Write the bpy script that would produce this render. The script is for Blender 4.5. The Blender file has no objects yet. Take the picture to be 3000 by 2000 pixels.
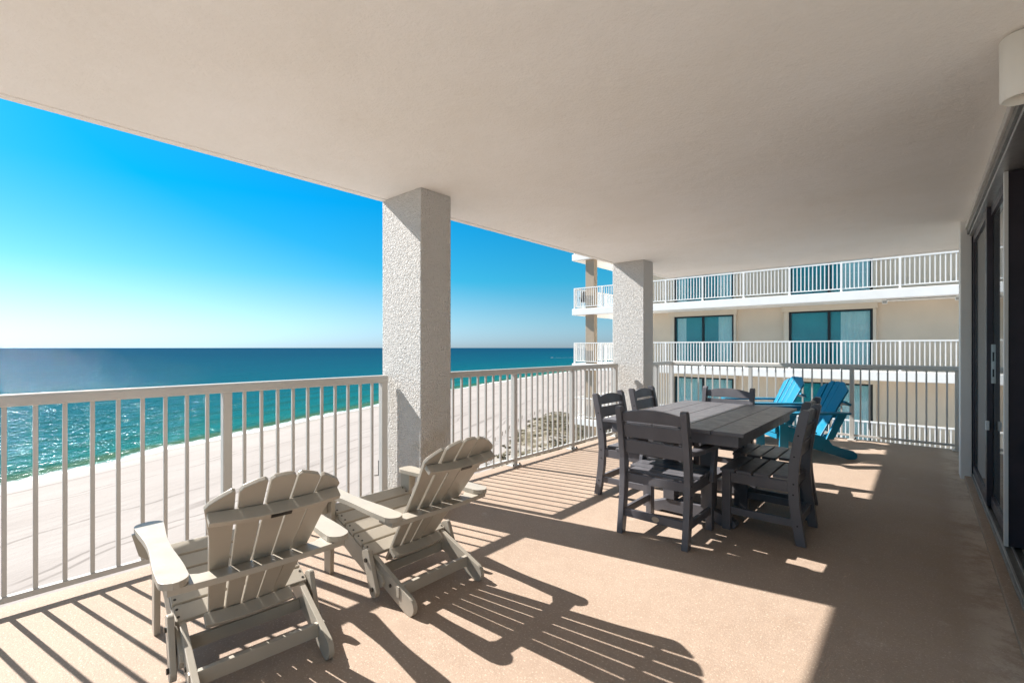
import bpy, bmesh, math, random
from math import radians as R, sin, cos, pi, sqrt
from mathutils import Vector, Matrix
random.seed(7)
SC = bpy.context.scene
COL = SC.collection

# ------------------------------------------------------------------ camera, sky, sun, exposure
cam_d = bpy.data.cameras.new('camera')
cam = bpy.data.objects.new('camera', cam_d)
COL.objects.link(cam)
cam.location = (0, 0, 1.295)
cam.rotation_euler = (R(90), 0, R(41.1))
cam_d.sensor_width = 36.0
cam_d.lens = 36.0 * 1375 / 3000
cam_d.shift_y = 18 / 3000
cam_d.clip_start = 0.05
cam_d.clip_end = 120000
SC.camera = cam

SUN_EL, SUN_AZ = 38.5, 191.6        # direction the sun stands in, degrees from +X
world = bpy.data.worlds.new('World')
SC.world = world
world.use_nodes = True
wn = world.node_tree.nodes
wl = world.node_tree.links
bg = wn['Background']
sky = wn.new('ShaderNodeTexSky')
sky.sky_type = 'NISHITA'
sky.sun_disc = False
sky.sun_elevation = R(SUN_EL)
sky.sun_rotation = R(90 - SUN_AZ)
sky.altitude = 0
sky.air_density = 1.0
sky.dust_density = 0.35
sky.ozone_density = 1.6
# the clear saturated blue of the photograph: Nishita's brightness, coloured by height above the horizon
def wnode(t, **kw):
    n = wn.new(t)
    for k, v in kw.items():
        setattr(n, k, v)
    return n
wtc = wnode('ShaderNodeTexCoord')
wsep = wnode('ShaderNodeSeparateXYZ')
wl.new(wtc.outputs['Generated'], wsep.inputs[0])
wramp = wnode('ShaderNodeValToRGB')
wl.new(wsep.outputs[2], wramp.inputs[0])
SKY_STOPS = [(0.0, (0.100, 0.133, 0.152)), (0.05, (0.070, 0.148, 0.188)), (0.14, (0.017, 0.160, 0.262)), (0.28, (0.001, 0.165, 0.37)), (0.45, (0.01, 0.18, 0.38)), (0.62, (0.30, 0.40, 0.50)), (0.9, (0.40, 0.50, 0.58))]
els = wramp.color_ramp.elements
while len(els) < len(SKY_STOPS):
    els.new(0.5)
for e, (p, c) in zip(els, SKY_STOPS):
    e.position = p
    e.color = (*c, 1)
wbw = wnode('ShaderNodeRGBToBW')
wl.new(sky.outputs[0], wbw.inputs[0])
wclip = wnode('ShaderNodeMapRange')          # paler towards the sun
wl.new(wbw.outputs[0], wclip.inputs[0])
SKY_PALE = (5.5, 18.0)
wclip.inputs[1].default_value, wclip.inputs[2].default_value = SKY_PALE
wclip.inputs[4].default_value = 0.9
wmix = wnode('ShaderNodeMix', data_type='RGBA')
wl.new(wclip.outputs[0], wmix.inputs[0])
wl.new(wramp.outputs[0], wmix.inputs[6])
wmix.inputs[7].default_value = (0.22, 0.30, 0.34, 1)
wmul = wnode('ShaderNodeVectorMath', operation='SCALE')
wl.new(wmix.outputs[2], wmul.inputs[0])
wl.new(wbw.outputs[0], wmul.inputs['Scale'])
wl.new(wmul.outputs[0], bg.inputs[0])
bg.inputs[1].default_value = 0.122

sun_d = bpy.data.lights.new('sun', 'SUN')
sun_d.energy = 2.5
sun_d.angle = R(0.5)
sun_d.color = (1.0, 0.955, 0.90)
sun = bpy.data.objects.new('sun', sun_d)
COL.objects.link(sun)
sd = Vector((cos(R(SUN_AZ)) * cos(R(SUN_EL)), sin(R(SUN_AZ)) * cos(R(SUN_EL)), sin(R(SUN_EL))))
sun.rotation_euler = sd.to_track_quat('Z', 'Y').to_euler()
sun.location = (-30, -8, 30)

SC.view_settings.view_transform = 'Standard'
SC.view_settings.look = 'None'
SC.view_settings.exposure = 2.28
SC.view_settings.gamma = 1.0
SC.view_settings.use_curve_mapping = False
SC.cycles.max_bounces = 12
SC.cycles.diffuse_bounces = 9
SC.cycles.glossy_bounces = 4
SC.cycles.transmission_bounces = 6
SC.cycles.caustics_reflective = False
SC.cycles.caustics_refractive = False
SC.cycles.sample_clamp_indirect = 6.0

# ------------------------------------------------------------------ helpers
def tag(o, label=None, cat=None, group=None, kind=None):
    for k, v in (('label', label), ('category', cat), ('group', group), ('kind', kind)):
        if v:
            o[k] = v
    return o


def empty(name, loc=(0, 0, 0), rz=0.0, label=None, cat=None, group=None):
    o = bpy.data.objects.new(name, None)
    o.empty_display_size = 0.1
    COL.objects.link(o)
    o.location = loc
    o.rotation_euler = (0, 0, rz)
    return tag(o, label, cat, group)


class MB:
    """collects solids and links them as one mesh object"""
    def __init__(self):
        self.bm = bmesh.new()

    def box(self, a, b):
        x0, x1 = sorted((a[0], b[0])); y0, y1 = sorted((a[1], b[1])); z0, z1 = sorted((a[2], b[2]))
        v = [self.bm.verts.new(p) for p in ((x0, y0, z0), (x1, y0, z0), (x1, y1, z0), (x0, y1, z0),
                                            (x0, y0, z1), (x1, y0, z1), (x1, y1, z1), (x0, y1, z1))]
        for f in ((3, 2, 1, 0), (4, 5, 6, 7), (0, 1, 5, 4), (1, 2, 6, 5), (2, 3, 7, 6), (3, 0, 4, 7)):
            self.bm.faces.new([v[i] for i in f])
        return self

    def prism(self, pts, o, u, v, n, t):
        """polygon pts in the plane o + a*u + b*v, extruded t along n (centred)"""
        o, u, v, n = Vector(o), Vector(u), Vector(v), Vector(n)
        lo = [self.bm.verts.new(o + a * u + b * v - n * t / 2) for a, b in pts]
        hi = [self.bm.verts.new(o + a * u + b * v + n * t / 2) for a, b in pts]
        self.bm.faces.new(lo[::-1])
        self.bm.faces.new(hi)
        k = len(pts)
        for i in range(k):
            self.bm.faces.new((lo[i], lo[(i + 1) % k], hi[(i + 1) % k], hi[i]))
        return self

    def yz(self, pts, x, t):          # board standing in the y-z plane
        return self.prism(pts, (x, 0, 0), (0, 1, 0), (0, 0, 1), (1, 0, 0), t)

    def xz(self, pts, y, t):
        return self.prism(pts, (0, y, 0), (1, 0, 0), (0, 0, 1), (0, 1, 0), t)

    def xy(self, pts, z, t):
        return self.prism(pts, (0, 0, z), (1, 0, 0), (0, 1, 0), (0, 0, 1), t)

    def cyl(self, p, q, r, seg=12, r2=None):
        p, q = Vector(p), Vector(q)
        d = (q - p)
        n = d.normalized()
        u = n.orthogonal().normalized()
        v = n.cross(u)
        r2 = r if r2 is None else r2
        lo = [self.bm.verts.new(p + (u * cos(2 * pi * i / seg) + v * sin(2 * pi * i / seg)) * r) for i in range(seg)]
        hi = [self.bm.verts.new(q + (u * cos(2 * pi * i / seg) + v * sin(2 * pi * i / seg)) * r2) for i in range(seg)]
        self.bm.faces.new(lo[::-1]); self.bm.faces.new(hi)
        for i in range(seg):
            self.bm.faces.new((lo[i], lo[(i + 1) % seg], hi[(i + 1) % seg], hi[i]))
        return self

    def build(self, name, mat, parent=None, bev=0.0, seg=2, smooth=False):
        bm = self.bm
        bmesh.ops.recalc_face_normals(bm, faces=bm.faces)
        if bev > 0:
            ed = [e for e in bm.edges if len(e.link_faces) == 2 and e.calc_face_angle(0) > R(35)]
            bmesh.ops.bevel(bm, geom=ed, offset=bev, segments=seg, affect='EDGES', profile=0.6, clamp_overlap=True)
        me = bpy.data.meshes.new(name)
        bm.to_mesh(me)
        bm.free()
        if smooth:
            for p in me.polygons:
                p.use_smooth = True
        me.materials.append(mat)
        o = bpy.data.objects.new(name, me)
        COL.objects.link(o)
        if parent:
            o.parent = parent
        return o


def attach(o, mb, mat):
    """adds small fixings in their own material to a part's mesh"""
    n = len(o.data.materials)
    o.data.materials.append(mat)
    bmesh.ops.recalc_face_normals(mb.bm, faces=mb.bm.faces)
    for f in mb.bm.faces:
        f.material_index = n
    tmp = bpy.data.meshes.new('tmp')
    mb.bm.to_mesh(tmp)
    mb.bm.free()
    bm = bmesh.new()
    bm.from_mesh(o.data)
    bm.from_mesh(tmp)
    bm.to_mesh(o.data)
    bm.free()
    bpy.data.meshes.remove(tmp)


def copy_tree(o, parent=None):
    c = o.copy()
    COL.objects.link(c)
    c.parent = parent
    for ch in list(o.children):
        copy_tree(ch, c)
    return c


def arc(cx, cy, r, a0, a1, n):
    return [(cx + r * cos(R(a0 + (a1 - a0) * i / n)), cy + r * sin(R(a0 + (a1 - a0) * i / n))) for i in range(n + 1)]


def plank(p, q, w, r0=0.0, r1=0.0, n=6):
    """outline of a board from p to q, width w, with rounded ends where r > 0"""
    p, q = Vector(p), Vector(q)
    d = (q - p).normalized()
    nn = Vector((-d.y, d.x))
    out = []
    ang = math.degrees(math.atan2(d.y, d.x))
    def end(c, a, rr):
        if rr <= 0:
            s = Vector((cos(R(a)), sin(R(a))))
            t = Vector((-s.y, s.x))
            return [tuple(c - t * w / 2), tuple(c + t * w / 2)]
        s = Vector((cos(R(a)), sin(R(a))))
        t = Vector((-s.y, s.x))
        rr = min(rr, w / 2)
        c1 = c - s * rr - t * (w / 2 - rr)
        c2 = c - s * rr + t * (w / 2 - rr)
        return arc(c1.x, c1.y, rr, a - 90, a, n) + arc(c2.x, c2.y, rr, a, a + 90, n)
    return end(q, ang, r1) + end(p, ang + 180, r0)


# ------------------------------------------------------------------ materials
def mat_new(name):
    m = bpy.data.materials.new(name)
    m.use_nodes = True
    nt = m.node_tree
    return m, nt, nt.nodes['Principled BSDF']


def noise(nt, scale, detail=3.0, rough=0.55, vec=None, kind='Object'):
    tc = nt.nodes.new('ShaderNodeTexCoord')
    n = nt.nodes.new('ShaderNodeTexNoise')
    n.inputs['Scale'].default_value = scale
    n.inputs['Detail'].default_value = detail
    n.inputs['Roughness'].default_value = rough
    nt.links.new(vec if vec is not None else tc.outputs[kind], n.inputs['Vector'])
    return n


def ramp(nt, src, stops):
    r = nt.nodes.new('ShaderNodeValToRGB')
    els = r.color_ramp.elements
    while len(els) < len(stops):
        els.new(0.5)
    for e, (p, c) in zip(els, stops):
        e.position = p
        e.color = (*c, 1) if len(c) == 3 else c
    nt.links.new(src, r.inputs[0])
    return r


def mixc(nt, fac, a, b, mode='MIX'):
    m = nt.nodes.new('ShaderNodeMix')
    m.data_type = 'RGBA'
    m.blend_type = mode
    for sock, v in ((m.inputs[0], fac), (m.inputs[6], a), (m.inputs[7], b)):
        if hasattr(v, 'links'):
            nt.links.new(v, sock)
        elif isinstance(v, (int, float)):
            sock.default_value = v
        else:
            sock.default_value = (*v, 1)
    return m.outputs[2]


def math_n(nt, op, a, b=None, c=None, clamp=False):
    m = nt.nodes.new('ShaderNodeMath')
    m.operation = op
    m.use_clamp = clamp
    for s, v in zip(m.inputs, (a, b, c)):
        if v is None:
            continue
        if hasattr(v, 'links'):
            nt.links.new(v, s)
        else:
            s.default_value = v
    return m.outputs[0]


def sstep(nt, v, a, b, lo=0.0, hi=1.0):
    m = nt.nodes.new('ShaderNodeMapRange')
    m.interpolation_type = 'SMOOTHSTEP'
    nt.links.new(v, m.inputs[0])
    m.inputs[1].default_value = a
    m.inputs[2].default_value = b
    m.inputs[3].default_value = lo
    m.inputs[4].default_value = hi
    return m.outputs[0]


def bump(nt, bsdf, h, strength=0.3, dist=0.01):
    b = nt.nodes.new('ShaderNodeBump')
    b.inputs['Strength'].default_value = strength
    b.inputs['Distance'].default_value = dist
    nt.links.new(h, b.inputs['Height'])
    nt.links.new(b.outputs[0], bsdf.inputs['Normal'])
    return b


def simple(name, col, rough=0.5, var=0.06, scale=6.0, metallic=0.0, bs=0.0, bscale=120.0, spec=0.5):
    m, nt, b = mat_new(name)
    n = noise(nt, scale, 4)
    lo = tuple(c * (1 - var) for c in col)
    hi = tuple(min(1, c * (1 + var)) for c in col)
    r = ramp(nt, n.outputs[0], [(0.3, lo), (0.7, hi)])
    nt.links.new(r.outputs[0], b.inputs['Base Color'])
    rr = ramp(nt, noise(nt, scale * 3, 3).outputs[0], [(0.3, (max(0, rough - 0.07),) * 3), (0.7, (min(1, rough + 0.07),) * 3)])
    nt.links.new(rr.outputs[0], b.inputs['Roughness'])
    b.inputs['Metallic'].default_value = metallic
    b.inputs['Specular IOR Level'].default_value = spec
    if bs > 0:
        bump(nt, b, noise(nt, bscale, 3).outputs[0], bs, 0.002)
    return m


M = {}
M['white_poly'] = simple('white_poly', (0.385, 0.345, 0.285), 0.36, 0.05, 5, bs=0.15, bscale=90)
M['grey_poly'] = simple('grey_poly', (0.118, 0.115, 0.127), 0.38, 0.10, 6, bs=0.2, bscale=160)
M['blue_poly'] = simple('blue_poly', (0.003, 0.175, 0.30), 0.34, 0.08, 5, bs=0.15, bscale=120)
M['rail_paint'] = simple('rail_paint', (0.55, 0.535, 0.505), 0.38, 0.04, 3)
M['white_paint'] = simple('white_paint', (0.87, 0.86, 0.83), 0.5, 0.04, 2)
M['neighbour_wall'] = simple('neighbour_wall', (0.68, 0.575, 0.455), 0.8, 0.05, 0.8, bs=0.3, bscale=40)
M['neighbour_trim'] = simple('neighbour_trim', (0.66, 0.58, 0.47), 0.7, 0.04, 1)
M['bronze'] = simple('bronze', (0.042, 0.034, 0.046), 0.38, 0.15, 8)
M['black_metal'] = simple('black_metal', (0.012, 0.012, 0.014), 0.4, 0.2, 8)
M['steel'] = simple('steel', (0.55, 0.55, 0.54), 0.35, 0.08, 20, metallic=0.8)
M['track'] = simple('track', (0.20, 0.20, 0.19), 0.4, 0.15, 12, metallic=0.5)
M['track_light'] = simple('track_light', (0.60, 0.58, 0.54), 0.45, 0.08, 12)
M['bolt'] = simple('bolt', (0.05, 0.045, 0.04), 0.35, 0.2, 30, metallic=0.6)
M['lamp_white'] = simple('lamp_white', (0.86, 0.84, 0.78), 0.4, 0.02, 3)
M['lamp_inner'] = simple('lamp_inner', (0.42, 0.39, 0.33), 0.4, 0.1, 10)
M['badge'] = simple('badge', (0.42, 0.34, 0.26), 0.45, 0.08, 60)
M['room_wall'] = simple('room_wall', (0.5, 0.46, 0.42), 0.8, 0.05, 2)
M['room_floor'] = simple('room_floor', (0.20, 0.17, 0.14), 0.5, 0.1, 4)
M['wood_post'] = simple('wood_post', (0.16, 0.12, 0.08), 0.8, 0.2, 10)
M['reflection_teal'] = simple('reflection_teal', (0.015, 0.25, 0.31), 0.7, 0.1, 1)  # teal of the reflected sky, painted on sheets behind the panes
M['neighbour_rail'] = simple('neighbour_rail', (0.84, 0.83, 0.81), 0.45, 0.03, 2)
M['neighbour_column'] = simple('neighbour_column', (0.40, 0.315, 0.23), 0.8, 0.05, 0.8, bs=0.3, bscale=40)  # the wall's tan, darkened to offset direct sun on the column
M['boat_white'] = simple('boat_white', (0.85, 0.85, 0.83), 0.4, 0.02, 2)
M['curtain'] = simple('curtain', (0.70, 0.92, 0.93), 0.8, 0.06, 3)  # white cloth tinted teal to carry the sky reflected in the panes


def mat_stucco():
    m, nt, b = mat_new('stucco')
    tc = nt.nodes.new('ShaderNodeTexCoord')
    v1 = nt.nodes.new('ShaderNodeTexVoronoi')
    v1.feature = 'SMOOTH_F1'
    v1.inputs['Scale'].default_value = 95
    v1.inputs['Smoothness'].default_value = 0.5
    warp = noise(nt, 25, 3)
    add = nt.nodes.new('ShaderNodeVectorMath')
    add.operation = 'MULTIPLY_ADD'
    nt.links.new(warp.outputs['Color'], add.inputs[0])
    add.inputs[1].default_value = (0.05, 0.05, 0.05)
    nt.links.new(tc.outputs['Object'], add.inputs[2])
    nt.links.new(add.outputs[0], v1.inputs['Vector'])
    n2 = noise(nt, 48, 4, 0.6)
    n3 = noise(nt, 150, 2, 0.5)
    h = math_n(nt, 'MULTIPLY_ADD', v1.outputs['Distance'], -0.9, n2.outputs[0])
    h = math_n(nt, 'MULTIPLY_ADD', n3.outputs[0], 0.25, h)
    bump(nt, b, h, 0.9, 0.018)
    st = noise(nt, 2.2, 5, 0.6)
    sep = nt.nodes.new('ShaderNodeSeparateXYZ')
    nt.links.new(tc.outputs['Object'], sep.inputs[0])
    low = sstep(nt, sep.outputs[2], 1.15, 0.2)
    f = math_n(nt, 'MULTIPLY', sstep(nt, st.outputs[0], 0.42, 0.68), low)
    c = mixc(nt, f, (0.70, 0.685, 0.66), (0.56, 0.49, 0.39))
    nt.links.new(c, b.inputs['Base Color'])
    b.inputs['Roughness'].default_value = 0.85
    b.inputs['Specular IOR Level'].default_value = 0.2
    return m


def mat_ceiling():
    m, nt, b = mat_new('ceiling_plaster')
    n1 = noise(nt, 0.8, 7, 0.68)
    c = ramp(nt, n1.outputs[0], [(0.30, (0.87, 0.845, 0.80)), (0.66, (0.93, 0.915, 0.89))])
    n4 = noise(nt, 2.3, 8, 0.75)
    col = mixc(nt, sstep(nt, n4.outputs[0], 0.58, 0.72, 0, 0.30), c.outputs[0], (0.80, 0.755, 0.69))
    nt.links.new(col, b.inputs['Base Color'])
    n2 = noise(nt, 60, 5, 0.7)
    n3 = noise(nt, 7, 5, 0.6)
    h = math_n(nt, 'MULTIPLY_ADD', n3.outputs[0], 2.2, n2.outputs[0])
    bump(nt, b, h, 0.6, 0.008)
    b.inputs['Roughness'].default_value = 0.9
    b.inputs['Specular IOR Level'].default_value = 0.15
    return m


def mat_floor():
    m, nt, b = mat_new('floor_coating')
    n1 = noise(nt, 0.9, 6, 0.65)
    base = ramp(nt, n1.outputs[0], [(0.30, (0.318, 0.236, 0.180)), (0.70, (0.388, 0.298, 0.232))])
    n2 = noise(nt, 14, 6, 0.75)
    c = mixc(nt, sstep(nt, n2.outputs[0], 0.35, 0.68, 0.0, 0.30), base.outputs[0], (0.46, 0.36, 0.282))
    sp = noise(nt, 95, 3, 0.7)
    c = mixc(nt, sstep(nt, sp.outputs[0], 0.55, 0.70, 0, 0.60), c, (0.72, 0.58, 0.45))
    sp2 = noise(nt, 70, 4, 0.75)
    c = mixc(nt, sstep(nt, sp2.outputs[0], 0.56, 0.70, 0, 0.50), c, (0.29, 0.195, 0.14))
    # scuffs, pale dust patches and a few brown stains with a shape of their own
    sc = noise(nt, 2.6, 9, 0.75)
    c = mixc(nt, sstep(nt, sc.outputs[0], 0.60, 0.72, 0, 0.40), c, (0.64, 0.54, 0.45))
    sc2 = noise(nt, 1.9, 8, 0.7, vec=None)
    c = mixc(nt, sstep(nt, sc2.outputs['Fac'], 0.40, 0.27, 0, 0.35), c, (0.33, 0.235, 0.16))
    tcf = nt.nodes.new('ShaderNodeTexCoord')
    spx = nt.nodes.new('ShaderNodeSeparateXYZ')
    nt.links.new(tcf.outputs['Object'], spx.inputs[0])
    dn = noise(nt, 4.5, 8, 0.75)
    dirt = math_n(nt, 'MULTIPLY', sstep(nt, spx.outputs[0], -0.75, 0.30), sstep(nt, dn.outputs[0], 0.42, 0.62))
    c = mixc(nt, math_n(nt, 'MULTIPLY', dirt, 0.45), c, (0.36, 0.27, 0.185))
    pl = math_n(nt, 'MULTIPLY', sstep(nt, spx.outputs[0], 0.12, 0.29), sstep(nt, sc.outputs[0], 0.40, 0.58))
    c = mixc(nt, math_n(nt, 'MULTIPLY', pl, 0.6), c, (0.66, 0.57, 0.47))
    nt.links.new(c, b.inputs['Base Color'])
    rr = ramp(nt, n2.outputs[0], [(0.3, (0.42,) * 3), (0.7, (0.62,) * 3)])
    nt.links.new(rr.outputs[0], b.inputs['Roughness'])
    b.inputs['Specular IOR Level'].default_value = 0.06
    hh = noise(nt, 120, 4, 0.7)
    bump(nt, b, hh.outputs[0], 0.7, 0.004)
    return m


def mat_glass(name, tint, interior):
    m, nt, b = mat_new(name)
    n = noise(nt, 1.4, 3)
    c = ramp(nt, n.outputs[0], [(0.3, tuple(x * 0.8 for x in tint)), (0.7, tint)])
    nt.links.new(c.outputs[0], b.inputs['Base Color'])
    b.inputs['Roughness'].default_value = 0.03
    b.inputs['Specular IOR Level'].default_value = 0.9
    b.inputs['IOR'].default_value = 2.0
    b.inputs['Alpha'].default_value = interior
    return m


M['stucco'] = mat_stucco()
M['ceiling'] = mat_ceiling()
M['floor'] = mat_floor()
M['neighbour_glass'] = mat_glass('neighbour_glass', (0.005, 0.36, 0.42), 0.22)  # sky reflection painted into the teal base colour
M['door_glass'] = mat_glass('door_glass', (0.10, 0.11, 0.11), 0.97)


# ------------------------------------------------------------------ beach and sea
WATER_Z, SAND_Z = -28.0, -26.7
SHORE = [(-40000, 20500), (-8000, 4200), (-2500, 1420), (-146 + 0.464 * 400, -397), (-146, 3), (-209, 138), (-244, 214), (-321, 472),
         (-430, 950), (-800, 2600), (-3500, 14000), (-9000, 40000)]
SHORE = [(3500, -9000), (1300, -3200), (320, -1000), (40, -397), (-146, 3), (-209, 138), (-244, 214), (-321, 472), (-430, 950), (-800, 2600), (-3500, 14000), (-9000, 40000)]


def shore_x(y):
    P = SHORE
    for (x0, y0), (x1, y1) in zip(P, P[1:]):
        if y <= y1 or (x1, y1) == P[-1]:
            i = P.index((x0, y0))
            t = (y - y0) / (y1 - y0)
            m0 = (P[i + 1][0] - P[i - 1][0]) / (P[i + 1][1] - P[i - 1][1]) if i > 0 else (x1 - x0) / (y1 - y0)
            m1 = (P[i + 2][0] - P[i][0]) / (P[i + 2][1] - P[i][1]) if i + 2 < len(P) else (x1 - x0) / (y1 - y0)
            h = y1 - y0
            return ((2 * t**3 - 3 * t**2 + 1) * x0 + (t**3 - 2 * t**2 + t) * h * m0 + (-2 * t**3 + 3 * t**2) * x1 + (t**3 - t**2) * h * m1)
    return P[-1][0]


ys = [-9000, -6000, -4000, -2500, -1500, -1000, -700, -500, -350, -250]
y = -180.0
while y < 700:
    ys.append(y)
    y += 3.0 if y < 300 else 8.0
ys += [720, 800, 900, 1050, 1250, 1500, 2000, 2600, 4000, 7000, 14000, 25000, 40000]
NX, NY = -0.91, -0.42


def shore_pt(y):
    w = (0.9 * sin(y * 0.11) + 0.6 * sin(y * 0.27 + 1.3) + 0.35 * sin(y * 0.61 + 0.4)) if -200 < y < 700 else 0
    return Vector((shore_x(y) - w * NX, y, 0)), w


def strip(name, offs, zfun, mat):
    bm = bmesh.new()
    lay = bm.verts.layers.float.new('offshore')
    rows = []
    for yy in ys:
        p, w = shore_pt(yy)
        row = []
        for d in offs:
            v = bm.verts.new((p.x + NX * d, p.y + NY * d, zfun(d, yy)))
            v[lay] = d
            row.append(v)
        rows.append(row)
    for a, b_ in zip(rows, rows[1:]):
        for i in range(len(offs) - 1):
            bm.faces.new((a[i], a[i + 1], b_[i + 1], b_[i]))
    bmesh.ops.recalc_face_normals(bm, faces=bm.faces)
    bm.faces.ensure_lookup_table()
    if bm.faces[len(bm.faces) // 2].normal.z < 0:
        bmesh.ops.reverse_faces(bm, faces=bm.faces)
    me = bpy.data.meshes.new(name)
    bm.to_mesh(me); bm.free()
    for p in me.polygons:
        p.use_smooth = True
    me.materials.append(mat)
    o = bpy.data.objects.new(name, me)
    COL.objects.link(o)
    o['kind'] = 'structure'
    return o


def attr(nt, name):
    a = nt.nodes.new('ShaderNodeAttribute')
    a.attribute_name = name
    return a.outputs['Fac']


def shore_coords(nt, sa, so):
    """x along the shore, y across it"""
    g = nt.nodes.new('ShaderNodeNewGeometry')
    mp = nt.nodes.new('ShaderNodeMapping')
    mp.vector_type = 'POINT'
    mp.inputs['Rotation'].default_value = (0, 0, -math.atan2(0.91, -0.42))
    nt.links.new(g.outputs['Position'], mp.inputs['Vector'])
    sc = nt.nodes.new('ShaderNodeVectorMath')
    sc.operation = 'MULTIPLY'
    sc.inputs[1].default_value = (sa, so, 1)
    nt.links.new(mp.outputs[0], sc.inputs[0])
    return sc.outputs[0]


def mat_sea():
    m, nt, b = mat_new('sea_water')
    d = attr(nt, 'offshore')
    lg = math_n(nt, 'LOGARITHM', math_n(nt, 'MAXIMUM', d, 1.0), 10.0)
    lgn = math_n(nt, 'DIVIDE', lg, 4.0)
    big = noise(nt, 1.0, 4, 0.6, vec=shore_coords(nt, 0.004, 0.012))
    lgn = math_n(nt, 'ADD', lgn, math_n(nt, 'MULTIPLY_ADD', big.outputs[0], 0.10, -0.05))
    c = ramp(nt, lgn, [(0.0, (0.050, 0.150, 0.100)), (0.20, (0.016, 0.126, 0.105)), (0.36, (0.003, 0.110, 0.116)),
                       (0.50, (0.001, 0.084, 0.110)), (0.64, (0.001, 0.060, 0.098)), (0.80, (0.001, 0.043, 0.083)), (1.0, (0.001, 0.036, 0.078))])
    col = c.outputs[0]
    # swell bands near the shore
    dis = noise(nt, 1.0, 4, 0.6, vec=shore_coords(nt, 0.012, 0.03))
    ph = math_n(nt, 'MULTIPLY_ADD', dis.outputs[0], 9.0, math_n(nt, 'MULTIPLY', d, 0.30))
    band = math_n(nt, 'POWER', math_n(nt, 'MULTIPLY_ADD', math_n(nt, 'SINE', ph), 0.5, 0.5), 3.0)
    near = math_n(nt, 'MULTIPLY', sstep(nt, d, 190, 16), band)
    col = mixc(nt, math_n(nt, 'MULTIPLY', near, 0.55), col, (0.010, 0.072, 0.060))
    # the green lip of the breaking wave
    lipn = noise(nt, 1.0, 3, 0.5, vec=shore_coords(nt, 0.02, 0.02))
    dl = math_n(nt, 'ADD', d, math_n(nt, 'MULTIPLY_ADD', lipn.outputs[0], 16.0, -8.0))
    lip = math_n(nt, 'MULTIPLY', sstep(nt, dl, 4.0, 6.5), sstep(nt, dl, 14.0, 8.5))
    col = mixc(nt, math_n(nt, 'MULTIPLY', lip, 0.6), col, (0.060, 0.095, 0.030))
    # foam
    fn = noise(nt, 1.0, 6, 0.7, vec=shore_coords(nt, 0.06, 0.14))
    fn2 = noise(nt, 1.0, 5, 0.75, vec=shore_coords(nt, 0.5, 0.7))
    wide = noise(nt, 1.0, 2, 0.5, vec=shore_coords(nt, 0.011, 0.0))
    k = math_n(nt, 'MULTIPLY_ADD', fn.outputs[0], 10.0, -5.0)
    k = math_n(nt, 'ADD', k, math_n(nt, 'MULTIPLY_ADD', fn2.outputs[0], 9.0, -4.5))
    k = math_n(nt, 'ADD', k, math_n(nt, 'MULTIPLY_ADD', wide.outputs[0], -24.0, 15.5))
    df = math_n(nt, 'ADD', d, k)
    foam = sstep(nt, df, 9.0, 5.0)
    col = mixc(nt, foam, col, (0.78, 0.80, 0.80))
    w1 = noise(nt, 1.0, 5, 0.62, vec=shore_coords(nt, 0.16, 0.42))
    w2 = noise(nt, 1.0, 4, 0.6, vec=shore_coords(nt, 0.9, 1.6))
    w3 = noise(nt, 1.0, 3, 0.5, vec=shore_coords(nt, 0.02, 0.07))
    h = math_n(nt, 'MULTIPLY_ADD', w2.outputs[0], 0.30, w1.outputs[0])
    h = math_n(nt, 'MULTIPLY_ADD', w3.outputs[0], 2.2, h)
    bn = nt.nodes.new('ShaderNodeBump')
    bn.inputs['Strength'].default_value = 1.0
    bn.inputs['Distance'].default_value = 1.1
    nt.links.new(h, bn.inputs['Height'])
    nt.nodes.remove(b)
    df_ = nt.nodes.new('ShaderNodeBsdfDiffuse')
    gl = nt.nodes.new('ShaderNodeBsdfGlossy')
    gl.inputs['Roughness'].default_value = 0.10
    gl.inputs['Color'].default_value = (0.85, 0.95, 1.0, 1)
    nt.links.new(col, df_.inputs['Color'])
    nt.links.new(bn.outputs[0], df_.inputs['Normal'])
    vo = nt.nodes.new('ShaderNodeTexVoronoi')
    vo.inputs['Scale'].default_value = 1.0
    nt.links.new(shore_coords(nt, 0.5, 0.7), vo.inputs['Vector'])
    fa = nt.nodes.new('ShaderNodeVectorMath')
    fa.operation = 'MULTIPLY_ADD'
    nt.links.new(vo.outputs['Color'], fa.inputs[0])
    fa.inputs[1].default_value = (0.64, 0.64, 0)
    fa.inputs[2].default_value = (-0.32, -0.32, 0)
    fb = nt.nodes.new('ShaderNodeVectorMath')
    fb.operation = 'ADD'
    nt.links.new(bn.outputs[0], fb.inputs[0])
    nt.links.new(fa.outputs[0], fb.inputs[1])
    fn_ = nt.nodes.new('ShaderNodeVectorMath')
    fn_.operation = 'NORMALIZE'
    nt.links.new(fb.outputs[0], fn_.inputs[0])
    nt.links.new(fn_.outputs[0], gl.inputs['Normal'])
    ms = nt.nodes.new('ShaderNodeMixShader')
    nt.links.new(math_n(nt, 'MULTIPLY_ADD', foam, -0.05, 0.052), ms.inputs[0])
    nt.links.new(df_.outputs[0], ms.inputs[1])
    nt.links.new(gl.outputs[0], ms.inputs[2])
    nt.links.new(ms.outputs[0], nt.nodes['Material Output'].inputs['Surface'])
    return m


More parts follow.
